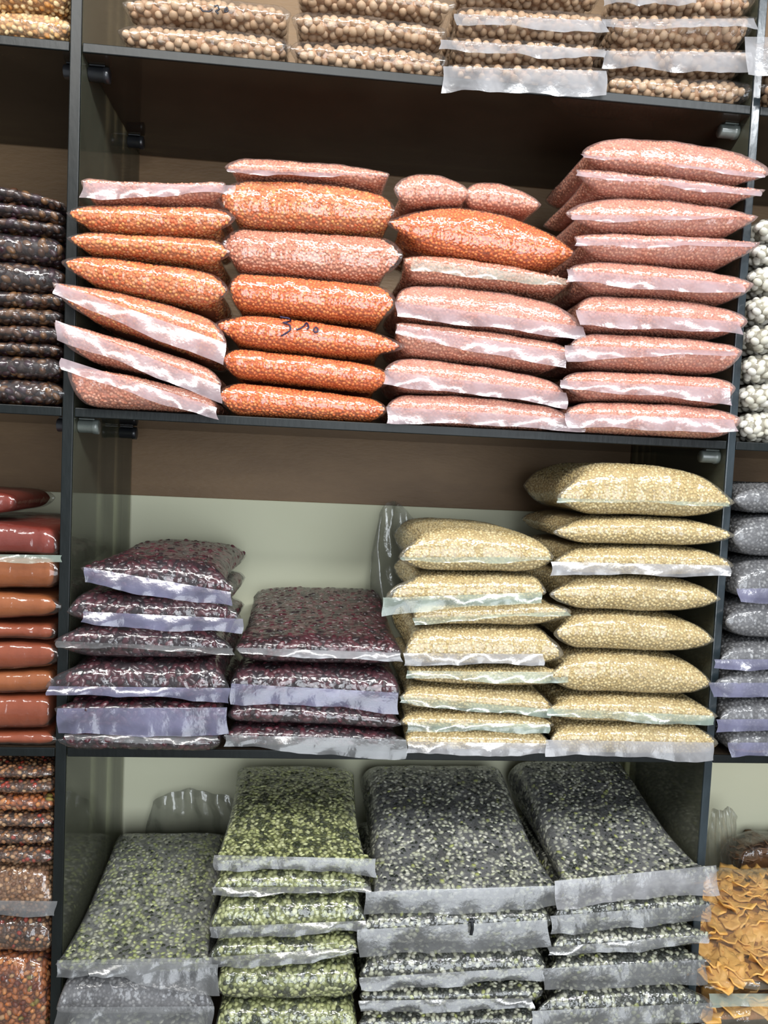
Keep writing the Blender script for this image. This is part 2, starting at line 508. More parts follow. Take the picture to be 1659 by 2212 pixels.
def pillow(bag, nu, nv, inset, wrinkle, seed):
    """closed cushion between the bag's lower and upper limits; inset > 0 makes the smaller body inside the film"""
    r = np.random.RandomState(seed)
    # denser rows at the rim so that the nose stays round
    us = np.sin(np.linspace(-math.pi/2, math.pi/2, nu)*0.93)/math.sin(0.93*math.pi/2)
    vs_ = np.sin(np.linspace(-math.pi/2, math.pi/2, nv)*0.93)/math.sin(0.93*math.pi/2)
    U, V = np.meshgrid(us, vs_)
    Ui, Vi = U*(1-2*inset[0]/(bag.x1-bag.x0)), V*(1-2*inset[1]/bag.depth)
    su = np.clip(1-np.abs(U)**bag.a, 0, 1)**bag.e
    sv = np.clip(1-np.abs(V)**bag.b, 0, 1)**0.5
    s = su*sv
    Y = bag.yf + (1+Vi)/2*bag.depth
    # ends: in front of the panel the tips may reach past it, behind it they may not
    t = smooth((Y-bag.yf)/max(0.012, bag.reach-bag.yf))
    xl = bag.x0 + t*(max(bag.x0, bag.lim[0])-bag.x0)
    xr = bag.x1 + t*(min(bag.x1, bag.lim[1])-bag.x1)
    # sides drawn in a little between the sealed corners
    pin = bag.pinch*(1-V**2)
    xl, xr = xl+pin, xr-pin
    X = (xl+xr)/2 + Ui*(xr-xl)/2
    zt, zb = bag.top(X), bag.bot(X)
    zb = np.maximum(zb, bag.floor(X)+0.0006)
    zt = np.maximum(zt, zb+0.008)
    if bag.sag is not None:
        zt = zt - bag.sag*smooth((Y-bag.yf)/bag.depth)
        zt = np.maximum(zt, zb+0.006)
    m = np.full_like(X, 0.5)
    if bag.seam is not None:
        ms = np.clip((bag.seam(X)-zb)/(zt-zb), 0.12, 0.88)
        m = 0.5+(ms-0.5)*smooth((-V-0.2)/0.8)
    zm = zb+(zt-zb)*m
    zt, zb = zt-inset[2], zb+inset[2]
    top = zm+(zt-zm)*s
    bot = zm-(zm-zb)*s
    # lumps and wrinkles, always outward-safe (they only take away from the height)
    if wrinkle:
        ph = r.uniform(0, 6.28, 6)
        w = (np.sin(X*95+ph[0]+2*np.sin(Y*40+ph[1]))*0.5+np.sin(X*210+Y*60+ph[2])*0.3+np.sin(X*47-Y*90+ph[3])*0.5)
        pl = np.sin(X*520+3*np.sin(X*60+ph[4]))*smooth((np.abs(V)-0.75)/0.25)
        Y = Y + (w*0.0011+pl*0.0007)*np.sign(V)*smooth(np.abs(V)*2-1)*wrinkle
        dz = (w-1.3)*0.0007*wrinkle
        top = top+dz*sv*su
        bot = bot-dz*sv*su*0.5
    nuv = nu*nv
    Pt = np.stack([X, Y, top], -1).reshape(-1, 3)
    Pb = np.stack([X, Y, bot], -1).reshape(-1, 3)
    idx = np.arange(nuv).reshape(nv, nu)
    rim = np.zeros((nv, nu), bool)
    rim[0], rim[-1], rim[:, 0], rim[:, -1] = True, True, True, True
    low = np.where(rim, idx, 0)
    inner = np.where(~rim.reshape(-1))[0]
    low = low.reshape(-1)
    low[inner] = nuv+np.arange(len(inner))
    low = low.reshape(nv, nu)
    verts = np.concatenate([Pt, Pb[inner]])
    faces = []
    for j in range(nv-1):
        for i in range(nu-1):
            faces.append((int(idx[j, i]), int(idx[j, i+1]), int(idx[j+1, i+1]), int(idx[j+1, i])))
            q = (int(low[j, i]), int(low[j+1, i]), int(low[j+1, i+1]), int(low[j, i+1]))
            faces.append(q)
    uu = np.concatenate([U.reshape(-1), U.reshape(-1)[inner]])
    vv = np.concatenate([V.reshape(-1), V.reshape(-1)[inner]])
    up = np.concatenate([np.ones(nuv), np.zeros(len(inner))])
    return verts, faces, uu, vv, up


def make_strip(bag, spec, mat, seed, parent, origin, name='seal_strip', out=0.004):
    """the flat welded margin of the bag, hanging down (or standing up) from the front seam"""
    r = np.random.RandomState(seed)
    xl, xr, tl, tr_, bl, br = spec
    Yf = bag.yf-out
    A, B = at(xl, tl, Yf), at(xr, tr_, Yf)
    C_, D_ = at(xl, bl, Yf), at(xr, br, Yf)
    nu, nv = 46, 7
    ph = r.uniform(0, 6.28, 8)
    vs, fs = [], []
    for j in range(nv):
        q = j/(nv-1)
        for i in range(nu):
            p = i/(nu-1)
            P = (A*(1-p)+B*p)*(1-q)+(C_*(1-p)+D_*p)*q
            wv = math.sin(p*9+ph[0]+1.5*math.sin(p*5+ph[1]))+0.45*math.sin(p*29+ph[2]+q*2)
            P = P.copy()
            P[1] += out*0.9*(1-q)**2 - q*(0.0022*wv+0.0025) - 0.0005*math.sin(p*60+ph[3])*q
            P[2] += (0.0018*math.sin(p*6+ph[4])+0.0009*math.sin(p*15+ph[5])+0.0002*math.sin(p*47+ph[6]))*q
            P[0] += 0.002*math.sin(q*3+ph[7])*q*(1 if 0 < i < nu-1 else 1.5)
            vs.append(P-origin)
    for j in range(nv-1):
        for i in range(nu-1):
            fs.append((j*nu+i, (j+1)*nu+i, (j+1)*nu+i+1, j*nu+i+1))
    return mesh_obj(name, vs, fs, mat, parent, True)


def stack(objname, cat, stackname, group, items, shelf, lim, yf=-0.004, depth=0.2, kind='orange lentils', film='clear', strip='white',
          looks=None, noun='bag'):
    """items from the bottom up: (x_left, x_right, (top L, M, R), (bottom L, M, R), options), measured on the photo"""
    floor_z = SH[shelf]+TH+0.0004
    prev = None
    for n, it in enumerate(items):
        x0, x1, tp, bt, op = it
        b = Bag()
        b.yf = op.get('yf', yf) + rng.uniform(-0.002, 0.002)
        b.depth = op.get('depth', depth)
        b.a, b.e, b.b = op.get('a', 5)*(2.8 if op.get('a', 5) >= 4 else 2.5), op.get('e', 0.5), op.get('b', 12)
        if objname == 'powder_bag':
            b.b, b.a = 26, b.a*1.6
        b.pinch = op.get('pinch', 0.004)
        b.sag = op.get('sag')
        YR = b.yf+0.012
        b.x0, b.x1 = at(x0, (tp[0]+bt[0])/2, YR)[0], at(x1, (tp[2]+bt[2])/2, YR)[0]
        xm = (x0+x1)/2
        b.top = quad([at(x, y, YR)[2] for x, y in zip((x0, xm, x1), tp)], (b.x0, b.x1))
        b.bot = quad([at(x, y, YR)[2] for x, y in zip((x0, xm, x1), bt)], (b.x0, b.x1))
        if n == 0 and not op.get('free'):
            b.bot = lambda x: x*0+floor_z
        b.lim = (lim[0]+0.003, lim[1]-0.003)
        b.reach = min(-0.004, b.yf+0.02) if b.yf < -0.02 else b.yf+0.016
        fl = prev or (lambda x: x*0+floor_z)
        b.floor = (lambda x, fl=fl: np.maximum(fl(x), floor_z))
        st = op.get('s')
        b.seam = None
        if st:
            st = st if len(st) == 6 else (x0+op.get('si', 4), x1-op.get('si', 4))+tuple(st)
            z0, z1 = at(st[0], st[2], b.yf)[2], at(st[1], st[3], b.yf)[2]
            b.seam = (lambda x, z0=z0, z1=z1, b=b: z0+(z1-z0)*(x-b.x0)/(b.x1-b.x0))
        kd, fm, sp = op.get('kind', kind), op.get('film', film), op.get('strip', strip)
        look = op.get('look', looks or kd)
        pos = 'top' if n == len(items)-1 else ORD[n]
        if pos in ('top', 'bottom'):
            label = '%s, %s of %s' % (look, pos, stackname)
        else:
            label = '%s, %s from bottom in %s' % (look, pos, stackname)
        label = op.get('label', label)
        org = np.array([(b.x0+b.x1)/2, b.yf+b.depth/2, float(b.bot(np.array((b.x0+b.x1)/2)))])
        e = empty(objname, tuple(org), label, cat, group)
        seed = rng.randrange(10**6)
        vs, fs, uu, vv, up = pillow(b, 44, 28, (0, 0, 0), 1.0, seed)
        fo = mesh_obj('plastic_film', vs-org, fs, FILM[fm], e, True)
        istop = n == len(items)-1 or op.get('istop')
        if kd in POW:
            vs, fs, uu, vv, up = pillow(b, 30, 20, (0.006, 0.004, 0.0012), 1.0, seed)
            c_ = mesh_obj('powder', vs-org, fs, POW[kd], e, True)
        else:
            bm, sg, ins = K[kd]
            vs, fs, uu, vv, up = pillow(b, 34, 24, (0.002+ins, 0.002+ins, 0.0006+ins), 0.7, seed)
            d = np.clip(np.maximum((-0.45-vv)*8, (np.abs(uu)-0.86)*10), 0, 1)
            if istop:
                d = np.maximum(d, up)
            c_ = mesh_obj(kd.replace(' ', '_'), vs-org, fs, bm, e, True, d)
            md = c_.modifiers.new('grains', 'NODES')
            md.node_group = sg
            c_['kind'] = 'stuff'
        if st:
            make_strip(b, st, STRIP[sp], seed+1, e, org)
        if op.get('s2'):
            make_strip(b, op['s2'], STRIP[sp], seed+2, e, org, out=0.007)
        tz = b.top
        prev = (lambda x, b=b, fl=fl: np.where((x > b.x0-0.002) & (x < b.x1+0.002), np.maximum(b.top(x), b.floor(x)+0.0085), -9.0))
        BAGS.setdefault(stackname, []).append((b, e, fo, org))


MID = (-0.3005, 0.5567)
LEFT = (-1.17, -0.314)
RIGHT = (0.568, 1.427)
R = dict


def cols(py, *px):
    xs = [MID[0]]+[at(p, py, 0.02)[0] for p in px]+[MID[1]]
    return [(xs[i], xs[i+1]) for i in range(len(xs)-1)]


C1 = cols(680, 484, 842, 1224)
C2 = cols(1450, 496, 866, 1186)
C3 = cols(2050, 462, 780, 1182)
C0 = cols(100, 630, 968, 1304)

# ---- second shelf: red lentils, four stacks
G1 = 'lentil bags on the second shelf'
stack('lentil_bag', 'bag', 'the leftmost lentil stack', G1, [
    (150, 470, (790, 815, 860), (858, 893, 905), R(s=(130, 468, 772, 880, 802, 907), kind='pink lentils', film='dull', look='pink lentil bag with crumpled white strip')),
    (120, 482, (690, 742, 800), (768, 805, 858), R(s=(118, 476, 690, 832, 734, 868), kind='pink lentils', film='dull', look='pink lentil bag with broad drooping strip')),
    (118, 492, (605, 640, 695), (668, 728, 795), R(s=(120, 488, 610, 740, 640, 790), kind='amber lentils', film='dull', look='sloping cloudy lentil bag')),
    (138, 497, (545, 562, 590), (598, 640, 672), R(a=4, kind='amber lentils', look='plump clear amber lentil bag')),
    (150, 502, (497, 504, 516), (543, 558, 582), R(a=4, kind='amber lentils', look='slim clear amber lentil bag')),
    (148, 512, (440, 439, 445), (492, 505, 508), R(a=4, kind='amber lentils', look='straight glossy amber lentil bag')),
    (180, 490, (378, 398, 388), (438, 440, 436), R(a=6, s=(178, 508, 392, 398, 430, 420), strip='pink', kind='pink lentils', film='dull', look='thin cloudy lentil bag with upturned strip')),
], 1, C1[0], -0.028, 0.19, strip='pink')
stack('lentil_bag', 'bag', 'the second lentil stack', G1, [
    (470, 836, (817, 838, 860), (898, 908, 914), R(look='deep orange lentil bag')),
    (478, 848, (745, 765, 790), (812, 832, 852), R(look='deep orange lentil bag')),
    (462, 875, (668, 690, 722), (742, 762, 782), R(a=3, look='orange lentil bag with handwritten price')),
    (495, 856, (582, 597, 615), (666, 685, 702), R(a=7, look='orange lentil bag')),
    (478, 870, (484, 497, 506), (580, 598, 610), R(a=6, kind='pink lentils', look='thick dull salmon lentil bag')),
    (468, 852, (388, 386, 420), (483, 493, 502), R(a=6, kind='amber lentils', look='thick pale orange lentil bag')),
    (487, 840, (332, 345, 366), (385, 397, 412), R(a=3, kind='pink lentils', film='dull', s=(492, 838, 362, 376, 374, 386), strip='pink', look='pink lentil bag pointed at its left end')),
], 1, C1[1], -0.006, 0.2)
stack('lentil_bag', 'bag', 'the third lentil stack', G1, [
    (833, 1224, (850, 855, 882), (915, 924, 932), R(s=(835, 1262, 878, 905, 912, 930), look='pink lentil bag with long white strip')),
    (828, 1212, (766, 785, 822), (846, 856, 880), R(s=(830, 1225, 800, 848, 828, 882), look='pink lentil bag with lifted strip corner')),
    (852, 1228, (692, 712, 742), (764, 784, 806), R(s=(858, 1225, 700, 760, 722, 800), kind='pink lentils', film='dull', look='pink lentil bag with crooked strip')),
    (852, 1252, (614, 622, 668), (688, 710, 742), R(s=(854, 1262, 650, 705, 682, 738), look='bulging pink lentil bag')),
    (868, 1230, (548, 562, 608), (612, 620, 642), R(a=3, kind='pink lentils', film='clear', s=(890, 1225, 560, 600, 588, 618), strip='cream', look='shaded lentil bag with twisted left end')),
    (832, 1240, (452, 448, 520), (520, 566, 584), R(a=1.7, kind='orange lentils', film='clear', look='big bright orange lentil bag with pointed ends')),
    (848, 1012, (384, 376, 402), (448, 450, 462), R(a=3, depth=0.12, kind='pink lentils', film='dull', look='small tied lentil bag')),
], 1, C1[2], -0.010, 0.19, kind='pink lentils', film='milky', strip='pink')
stack('lentil_bag', 'bag', 'the rightmost lentil stack', G1, [
    (1215, 1592, (868, 868, 886), (930, 935, 940), R(s=(1222, 1588, 892, 906, 925, 932), look='pale pink lentil bag')),
    (1208, 1580, (795, 803, 814), (862, 872, 880), R(s=(1212, 1580, 820, 838, 836, 876), look='pale pink lentil bag with short strip')),
    (1225, 1594, (718, 722, 742), (790, 800, 806), R(s=(1222, 1590, 745, 758, 778, 766), look='pale pink lentil bag with strip rising right')),
    (1240, 1606, (636, 640, 668), (712, 718, 728), R(s=(1246, 1600, 668, 694, 702, 724), look='pale pink lentil bag with broad white strip')),
    (1222, 1618, (562, 570, 600), (632, 642, 656), R(s=(1226, 1606, 580, 612, 612, 638), look='pale pink lentil bag with wavy white strip')),
    (1232, 1632, (502, 506, 522), (558, 568, 574), R(a=3, s=(1245, 1630, 512, 522, 530, 538), look='flat pink lentil bag')),
    (1215, 1628, (426, 426, 460), (496, 508, 506), R(a=3, s=(1236, 1625, 462, 466, 478, 474), look='plump pink lentil bag with bright crease')),
    (1236, 1642, (362, 384, 412), (418, 428, 446), R(a=3, s=(1246, 1646, 366, 410, 384, 424), look='thin pink lentil bag')),
    (1250, 1657, (292, 298, 335), (366, 398, 404), R(a=3, s=(1256, 1650, 330, 372, 340, 382), look='large puffed pink lentil bag')),
], 1, C1[3], -0.030, 0.2, kind='pink lentils', film='milky', strip='pink')
# small loose bag lying beside the tied one
b0 = BAGS['the third lentil stack'][5][0]
SAVE_SH = SH[1]


def loose(objname, cat, label, group, item, zfloor, lim, **kw):
    """one bag that lies on top of something other than its own stack"""
    SH.append(zfloor-TH-0.0004)
    it = item[:4]+(dict(item[4], label=label, istop=True),)
    stack(objname, cat, label, group, [it], len(SH)-1, lim, **kw)
    SH.pop()


def top_of(stackname, i, x):
    b = BAGS[stackname][i][0]
    return float(b.top(np.array(x)))


zl = min(top_of('the third lentil stack', 5, at(x, 440, 0)[0]) for x in (1020, 1150))
loose('lentil_bag', 'bag', 'small twisted lentil bag lying right of the small tied one', G1,
      (1000, 1164, (398, 396, 432), (452, 456, 466), R(a=3, free=True)), zl, MID, yf=0.0, depth=0.13, kind='pink lentils', film='dull', strip='pink')

# ---- third shelf: kidney beans (two stacks) and cream lentils (two stacks)
G2 = 'kidney bean bags on the third shelf'
KB = R(kind='kidney beans', film='dark', strip='blue', depth=0.29, yf=-0.030)
stack('kidney_bean_bag', 'bag', 'the left kidney bean stack', G2, [
    (130, 478, (1586, 1588, 1592), (1612, 1614, 1616), R(s=(138, 470, 1588, 1592, 1600, 1604), strip='grey', look='flattened kidney bean bag')),
    (122, 492, (1512, 1514, 1520), (1582, 1586, 1590), R(s=(122, 490, 1532, 1530, 1584, 1588), look='bag behind a tall bluish strip')),
    (104, 498, (1425, 1428, 1424), (1510, 1510, 1512), R(a=4, s=(104, 497, 1484, 1488, 1496, 1516), look='kidney bean bag with bluish strip')),
    (122, 505, (1348, 1350, 1362), (1420, 1430, 1426), R(a=3, s=(120, 503, 1386, 1402, 1396, 1410), strip='grey', look='kidney bean bag with creased grey lip')),
    (152, 525, (1276, 1288, 1284), (1346, 1345, 1350), R(a=4, s=(178, 524, 1322, 1338, 1346, 1370), look='kidney bean bag with straight bluish strip')),
    (180, 512, (1216, 1206, 1232), (1270, 1284, 1286), R(a=4, pinch=0.008, s=(180, 498, 1226, 1280, 1260, 1312), look='puffed kidney bean bag with slanting strip')),
], 2, C2[0], **KB)
stack('kidney_bean_bag', 'bag', 'the right kidney bean stack', G2, [
    (482, 878, (1566, 1570, 1582), (1614, 1620, 1622), R(s=(486, 878, 1590, 1600, 1612, 1640), strip='grey', look='bag with grey strip over the shelf edge')),
    (492, 868, (1514, 1516, 1540), (1566, 1570, 1578), R(a=6, look='glossy black kidney bean bag')),
    (498, 864, (1440, 1440, 1448), (1512, 1514, 1536), R(s=(499, 861, 1478, 1498, 1516, 1538), look='kidney bean bag with broad bluish strip')),
    (508, 870, (1378, 1372, 1380), (1432, 1440, 1440), R(a=5, depth=0.315, sag=-0.022, s=(514, 866, 1400, 1412, 1408, 1432), strip='white', film='clear_pea', look='wide maroon kidney bean bag lying flat')),
], 2, C2[1], kind='kidney beans', film='dark', strip='blue', depth=0.3, yf=-0.012)
G3 = 'cream lentil bags on the third shelf'
CL = R(kind='cream lentils', film='cream', strip='cream')
stack('cream_lentil_bag', 'bag', 'the left cream lentil stack', G3, [
    (872, 1186, (1572, 1576, 1582), (1612, 1616, 1618), R(s=(880, 1186, 1604, 1608, 1628, 1630), strip='white', look='bag with white strip over the shelf edge')),
    (860, 1192, (1534, 1538, 1546), (1574, 1578, 1582), R(s=(880, 1188, 1562, 1566, 1580, 1582), look='slim cream lentil bag')),
    (860, 1194, (1480, 1486, 1500), (1532, 1536, 1548), R(s=(864, 1190, 1506, 1534, 1516, 1552), look='cream lentil bag with slanting lip')),
    (878, 1216, (1440, 1442, 1436), (1476, 1484, 1488), R(a=4, s=(880, 1230, 1450, 1454, 1466, 1474), look='flat cream lentil bag')),
    (870, 1214, (1358, 1354, 1362), (1436, 1438, 1438), R(a=5, s=(872, 1174, 1412, 1414, 1434, 1436), strip='white', look='cream lentil bag with shiny crinkled strip')),
    (890, 1230, (1300, 1300, 1290), (1354, 1356, 1350), R(a=4, s=(892, 1228, 1336, 1322, 1346, 1328), look='cream lentil bag with pointed right end')),
    (830, 1176, (1240, 1238, 1244), (1300, 1300, 1296), R(a=6, s=(828, 1172, 1292, 1280, 1328, 1300), look='cream lentil bag with drooping left corner')),
    (858, 1192, (1148, 1140, 1168), (1243, 1243, 1236), R(a=3.4, depth=0.24, s=(866, 1190, 1204, 1204, 1214, 1212), look='big dull cream lentil bag')),
], 2, C2[2], yf=-0.014, depth=0.22, **CL)
stack('cream_lentil_bag', 'bag', 'the right cream lentil stack', G3, [
    (1182, 1544, (1564, 1564, 1570), (1614, 1618, 1622), R(s=(1180, 1544, 1600, 1606, 1630, 1642), strip='white', look='cream lentil bag with crinkled silvery strip')),
    (1180, 1542, (1506, 1504, 1520), (1560, 1564, 1564), R(a=3.6, s=(1184, 1545, 1532, 1548, 1546, 1566), look='cream lentil bag with sharp right corner')),
    (1182, 1530, (1414, 1410, 1440), (1498, 1504, 1504), R(a=3, look='thick cream lentil bag')),
    (1190, 1534, (1326, 1324, 1350), (1404, 1412, 1408), R(a=3, look='plump cream lentil bag')),
    (1180, 1548, (1246, 1246, 1264), (1316, 1326, 1318), R(a=2.8, look='torpedo shaped cream lentil bag')),
    (1190, 1578, (1182, 1180, 1190), (1246, 1248, 1240), R(a=4, s=(1192, 1578, 1214, 1222, 1244, 1242), strip='white', look='cream lentil bag with white strip')),
    (1188, 1578, (1120, 1116, 1130), (1176, 1182, 1180), R(a=3, look='speckled cream lentil bag without strip')),
    (1196, 1578, (1012, 1000, 1040), (1110, 1120, 1116), R(a=2.8, e=0.6, s=(1206, 1576, 1076, 1086, 1084, 1092), look='largest puffed cream lentil bag')),
], 2, C2[3], yf=-0.024, depth=0.24, **CL)

# ---- lowest shelf: split peas, four stacks
G4 = 'split pea bags on the lowest shelf'
stack('split_pea_bag', 'bag', 'the leftmost split pea stack', G4, [
    (120, 462, (2200, 2202, 2204), (2330, 2330, 2330), R(kind='grey split peas', look='grey split pea bag')),
    (128, 466, (2112, 2110, 2118), (2190, 2192, 2192), R(film='smoky', s=(122, 462, 2180, 2178, 2214, 2214), kind='black gram', look='dull grey gram bag')),
    (126, 458, (2066, 2064, 2062), (2104, 2106, 2108), R(kind='pale green split peas', depth=0.3, istop=True, sag=-0.034, s=(122, 456, 2078, 2072, 2108, 2092), s2=(190, 470, 2092, 2090, 2104, 2150), look='long greenish split pea bag lying flat')),
], 3, C3[0], kind='grey split peas', film='smoky', strip='grey', depth=0.29, yf=-0.03)
stack('split_pea_bag', 'bag', 'the green split pea stack', G4, [
    (466, 776, (2256, 2256, 2256), (2330, 2330, 2330), R(look='green split pea bag')),
    (466, 772, (2166, 2166, 2168), (2250, 2252, 2252), R(look='green split pea bag')),
    (468, 772, (2080, 2084, 2076), (2162, 2162, 2160), R(look='thick green split pea bag')),
    (450, 772, (2024, 2022, 2018), (2078, 2080, 2072), R(s=(450, 770, 2072, 2050, 2094, 2062), look='green split pea bag with slanting lip')),
    (452, 792, (1938, 1936, 1930), (2016, 2018, 2014), R(s=(452, 790, 2006, 1992, 2026, 2010), look='green split pea bag with wavy lip')),
    (460, 802, (1880, 1878, 1886), (1932, 1934, 1932), R(s=(458, 800, 1920, 1918, 1932, 1926), look='slim green split pea bag')),
    (468, 812, (1846, 1842, 1848), (1876, 1880, 1884), R(depth=0.29, sag=-0.014, s=(462, 812, 1850, 1858, 1874, 1888), look='bright green split pea bag lying flat')),
], 3, C3[1], kind='green split peas', film='clear', strip='grey', depth=0.27, yf=-0.022)
stack('split_pea_bag', 'bag', 'the third split pea stack', G4, [
    (770, 1160, (2254, 2252, 2250), (2330, 2330, 2330), R(look='grey split pea bag')),
    (772, 1160, (2190, 2186, 2180), (2250, 2250, 2246), R(s=(775, 1150, 2166, 2160, 2186, 2176), look='grey split pea bag with dark lip')),
    (775, 1168, (2134, 2130, 2122), (2186, 2182, 2176), R(s=(776, 1172, 2116, 2092, 2136, 2116), look='grey split pea bag with curling strip')),
    (775, 1176, (2056, 2052, 2046), (2130, 2126, 2118), R(film='clear', look='crinkled grey split pea bag')),
    (775, 1186, (1964, 1958, 1952), (2050, 2046, 2040), R(s=(772, 1184, 2012, 1990, 2066, 2042), look='grey bag with black pen mark')),
    (806, 1196, (1906, 1902, 1900), (1958, 1956, 1950), R(film='smoky', depth=0.315, sag=-0.050, s=(790, 1206, 1930, 1916, 1976, 1958), look='large grey split pea bag lying flat')),
], 3, C3[2], kind='grey split peas', film='clear', strip='grey', depth=0.29, yf=-0.028)
stack('split_pea_bag', 'bag', 'the rightmost split pea stack', G4, [
    (1155, 1530, (2256, 2250, 2240), (2330, 2330, 2330), R(look='grey split pea bag')),
    (1152, 1530, (2138, 2130, 2124), (2250, 2246, 2236), R(s=(1150, 1540, 2188, 2170, 2216, 2204), look='pale grey split pea bag')),
    (1180, 1526, (2064, 2060, 2052), (2132, 2126, 2120), R(s=(1172, 1524, 2096, 2076, 2136, 2124), look='grey bag with shiny bluish strip')),
    (1184, 1530, (2010, 2004, 1996), (2058, 2056, 2048), R(s=(1184, 1530, 2050, 2022, 2064, 2038), look='slim grey split pea bag')),
    (1188, 1536, (1940, 1934, 1926), (2004, 2000, 1992), R(s=(1190, 1536, 1982, 1956, 2014, 1990), look='grey bag with straight grey strip')),
    (1198, 1544, (1890, 1880, 1864), (1936, 1928, 1920), R(film='smoky', depth=0.315, sag=-0.050, s=(1200, 1550, 1906, 1872, 1960, 1926), strip='white', look='large grey split pea bag with shiny wrinkled strip')),
], 3, C3[3], kind='grey split peas', film='clear', strip='grey', depth=0.29, yf=-0.026)

# ---- top shelf: chickpeas, four stacks
G0 = 'chickpea bags on the top shelf'
CP = R(kind='chickpeas', film='clear_pea', strip='white', yf=-0.002, depth=0.22)
stack('chickpea_bag', 'bag', 'the leftmost chickpea stack', G0, [
    (258, 632, (48, 56, 78), (106, 122, 140), R(a=4, look='clear chickpea bag')),
    (268, 630, (-8, -10, 12), (46, 54, 76), R(look='clear chickpea bag with faint dark scribble')),
], 0, C0[0], **CP)
stack('chickpea_bag', 'bag', 'the second chickpea stack', G0, [
    (626, 965, (84, 90, 112), (138, 150, 165), R(a=7, look='clear chickpea bag')),
    (630, 964, (20, 32, 56), (82, 88, 108), R(a=7, look='clear chickpea bag')),
    (640, 984, (-36, -22, -4), (16, 28, 50), R(look='clear chickpea bag')),
], 0, C0[1], **CP)
stack('chickpea_bag', 'bag', 'the third chickpea stack', G0, [
    (962, 1308, (138, 142, 146), (182, 192, 200), R(s=(958, 1312, 140, 150, 200, 208), look='chickpea bag hidden behind a wide cloudy strip')),
    (955, 1304, (82, 86, 102), (134, 140, 144), R(s=(952, 1308, 82, 104, 112, 130), look='chickpea bag with wavy cloudy strip')),
    (982, 1306, (8, 16, 28), (78, 84, 98), R(s=(982, 1310, 26, 42, 56, 70), look='chickpea bag with cloudy strip')),
    (984, 1300, (-60, -55, -48), (4, 8, 20), R(look='chickpea bag cut by the picture edge')),
], 0, C0[2], **CP)
stack('chickpea_bag', 'bag', 'the rightmost chickpea stack', G0, [
    (1308, 1622, (160, 163, 172), (206, 214, 224), R(a=6, look='clear chickpea bag with bright glints')),
    (1300, 1626, (104, 104, 112), (156, 158, 168), R(s=(1304, 1626, 106, 110, 150, 160), look='chickpea bag behind a crinkled cloudy strip')),
    (1300, 1624, (34, 36, 40), (100, 100, 108), R(s=(1302, 1632, 38, 36, 60, 64), look='chickpea bag with narrow cloudy strip')),
    (1302, 1626, (-40, -36, -30), (26, 30, 36), R(s=(1302, 1500, -20, -20, 14, 10), look='chickpea bag with short cloudy strip')),
], 0, C0[3], **CP)

# ---- left bay
stack('snack_bag', 'bag', 'the pale snack pile', 'snack bags on the left top shelf', [
    (-210, 160, (20, 22, 34), (66, 76, 86), R(kind='pale puffed grain', film='cream', a=4, look='pale tan snack bag')),
    (-210, 158, (-44, -40, -32), (16, 18, 30), R(kind='pale puffed grain', a=5, look='golden snack bag')),
], 0, LEFT, depth=0.22, yf=-0.002)
ys = [(872, 880), (815, 824), (765, 772), (736, 744), (700, 704), (662, 668), (628, 634), (560, 576), (498, 512), (468, 484), (432, 456), (396, 438)]
its = []
dlook = ['knobbly dark nut bag', 'dark nut bag with brown nuts showing', 'thin dark nut bag', 'dark nut bag with one pale nut', 'dark glossy nut bag', 'flat dark nut bag',
         'dark nut bag with purple tinge', 'thick dark nut bag', 'shiny black nut bag with bright glints', 'thin black nut bag', 'creased dark nut bag']
for q in range(11):
    lo, hi = ys[q], ys[q+1]
    its.append((-230, 148-((q*5) % 12), (hi[0]-8, hi[0]-2, hi[1]), (lo[0]-8, lo[0]-2, lo[1]), R(a=5, look=dlook[q])))
ORD += ['eleventh', 'twelfth']
stack('nut_bag', 'bag', 'the dark nut stack', 'dark nut bags on the left second shelf', its, 1, LEFT, kind='dark peanuts', film='dark', depth=0.22, yf=-0.006)
stack('powder_bag', 'bag', 'the spice powder stack', 'spice powder bags on the left third shelf', [
    (-240, 136, (1574, 1578, 1576), (1612, 1614, 1606), R(kind='rust spice powder', look='crinkled rust powder bag')),
    (-240, 118, (1496, 1500, 1500), (1570, 1574, 1572), R(kind='rust spice powder', a=8, look='tall rust powder bag')),
    (-240, 126, (1448, 1450, 1442), (1492, 1496, 1496), R(kind='orange spice powder', a=4, look='flat orange powder bag')),
    (-240, 136, (1380, 1382, 1386), (1444, 1448, 1438), R(kind='rust spice powder', look='rust powder bag with fine creases')),
    (-240, 130, (1340, 1342, 1346), (1376, 1378, 1382), R(kind='rust spice powder', a=8, look='thin rust powder bag')),
    (-240, 142, (1274, 1276, 1286), (1336, 1338, 1330), R(kind='orange spice powder', a=4, look='orange powder bag with pointed corner')),
    (-240, 134, (1196, 1194, 1204), (1270, 1272, 1270), R(kind='orange spice powder', a=8, look='plain orange powder bag')),
    (-240, 134, (1132, 1126, 1140), (1190, 1192, 1200), R(kind='red chilli powder', a=7, s=(-200, 132, 1196, 1200, 1204, 1216), strip='cream', look='dark red powder bag')),
], 2, LEFT, film='powder', depth=0.24, yf=-0.004)
zt = top_of('the spice powder stack', 7, at(0, 1130)[0])
loose('powder_bag', 'bag', 'small dark red powder bag lying above the dark red one, cut by the picture edge', 'spice powder bags on the left third shelf',
      (-180, 44, (1058, 1054, 1066), (1110, 1116, 1104), R(a=3, free=True, kind='red chilli powder')), zt, LEFT, yf=0.03, depth=0.15, film='powder')
ml = ['coarse orange snack mix bag', 'brown spice mix bag', 'tan spice mix bag with grey lip', 'fine brown spice bag', 'reddish spice bag', 'dark spice mix bag',
      'spice mix bag with orange bits', 'dark brown spice bag', 'topmost-looking dark spice bag']
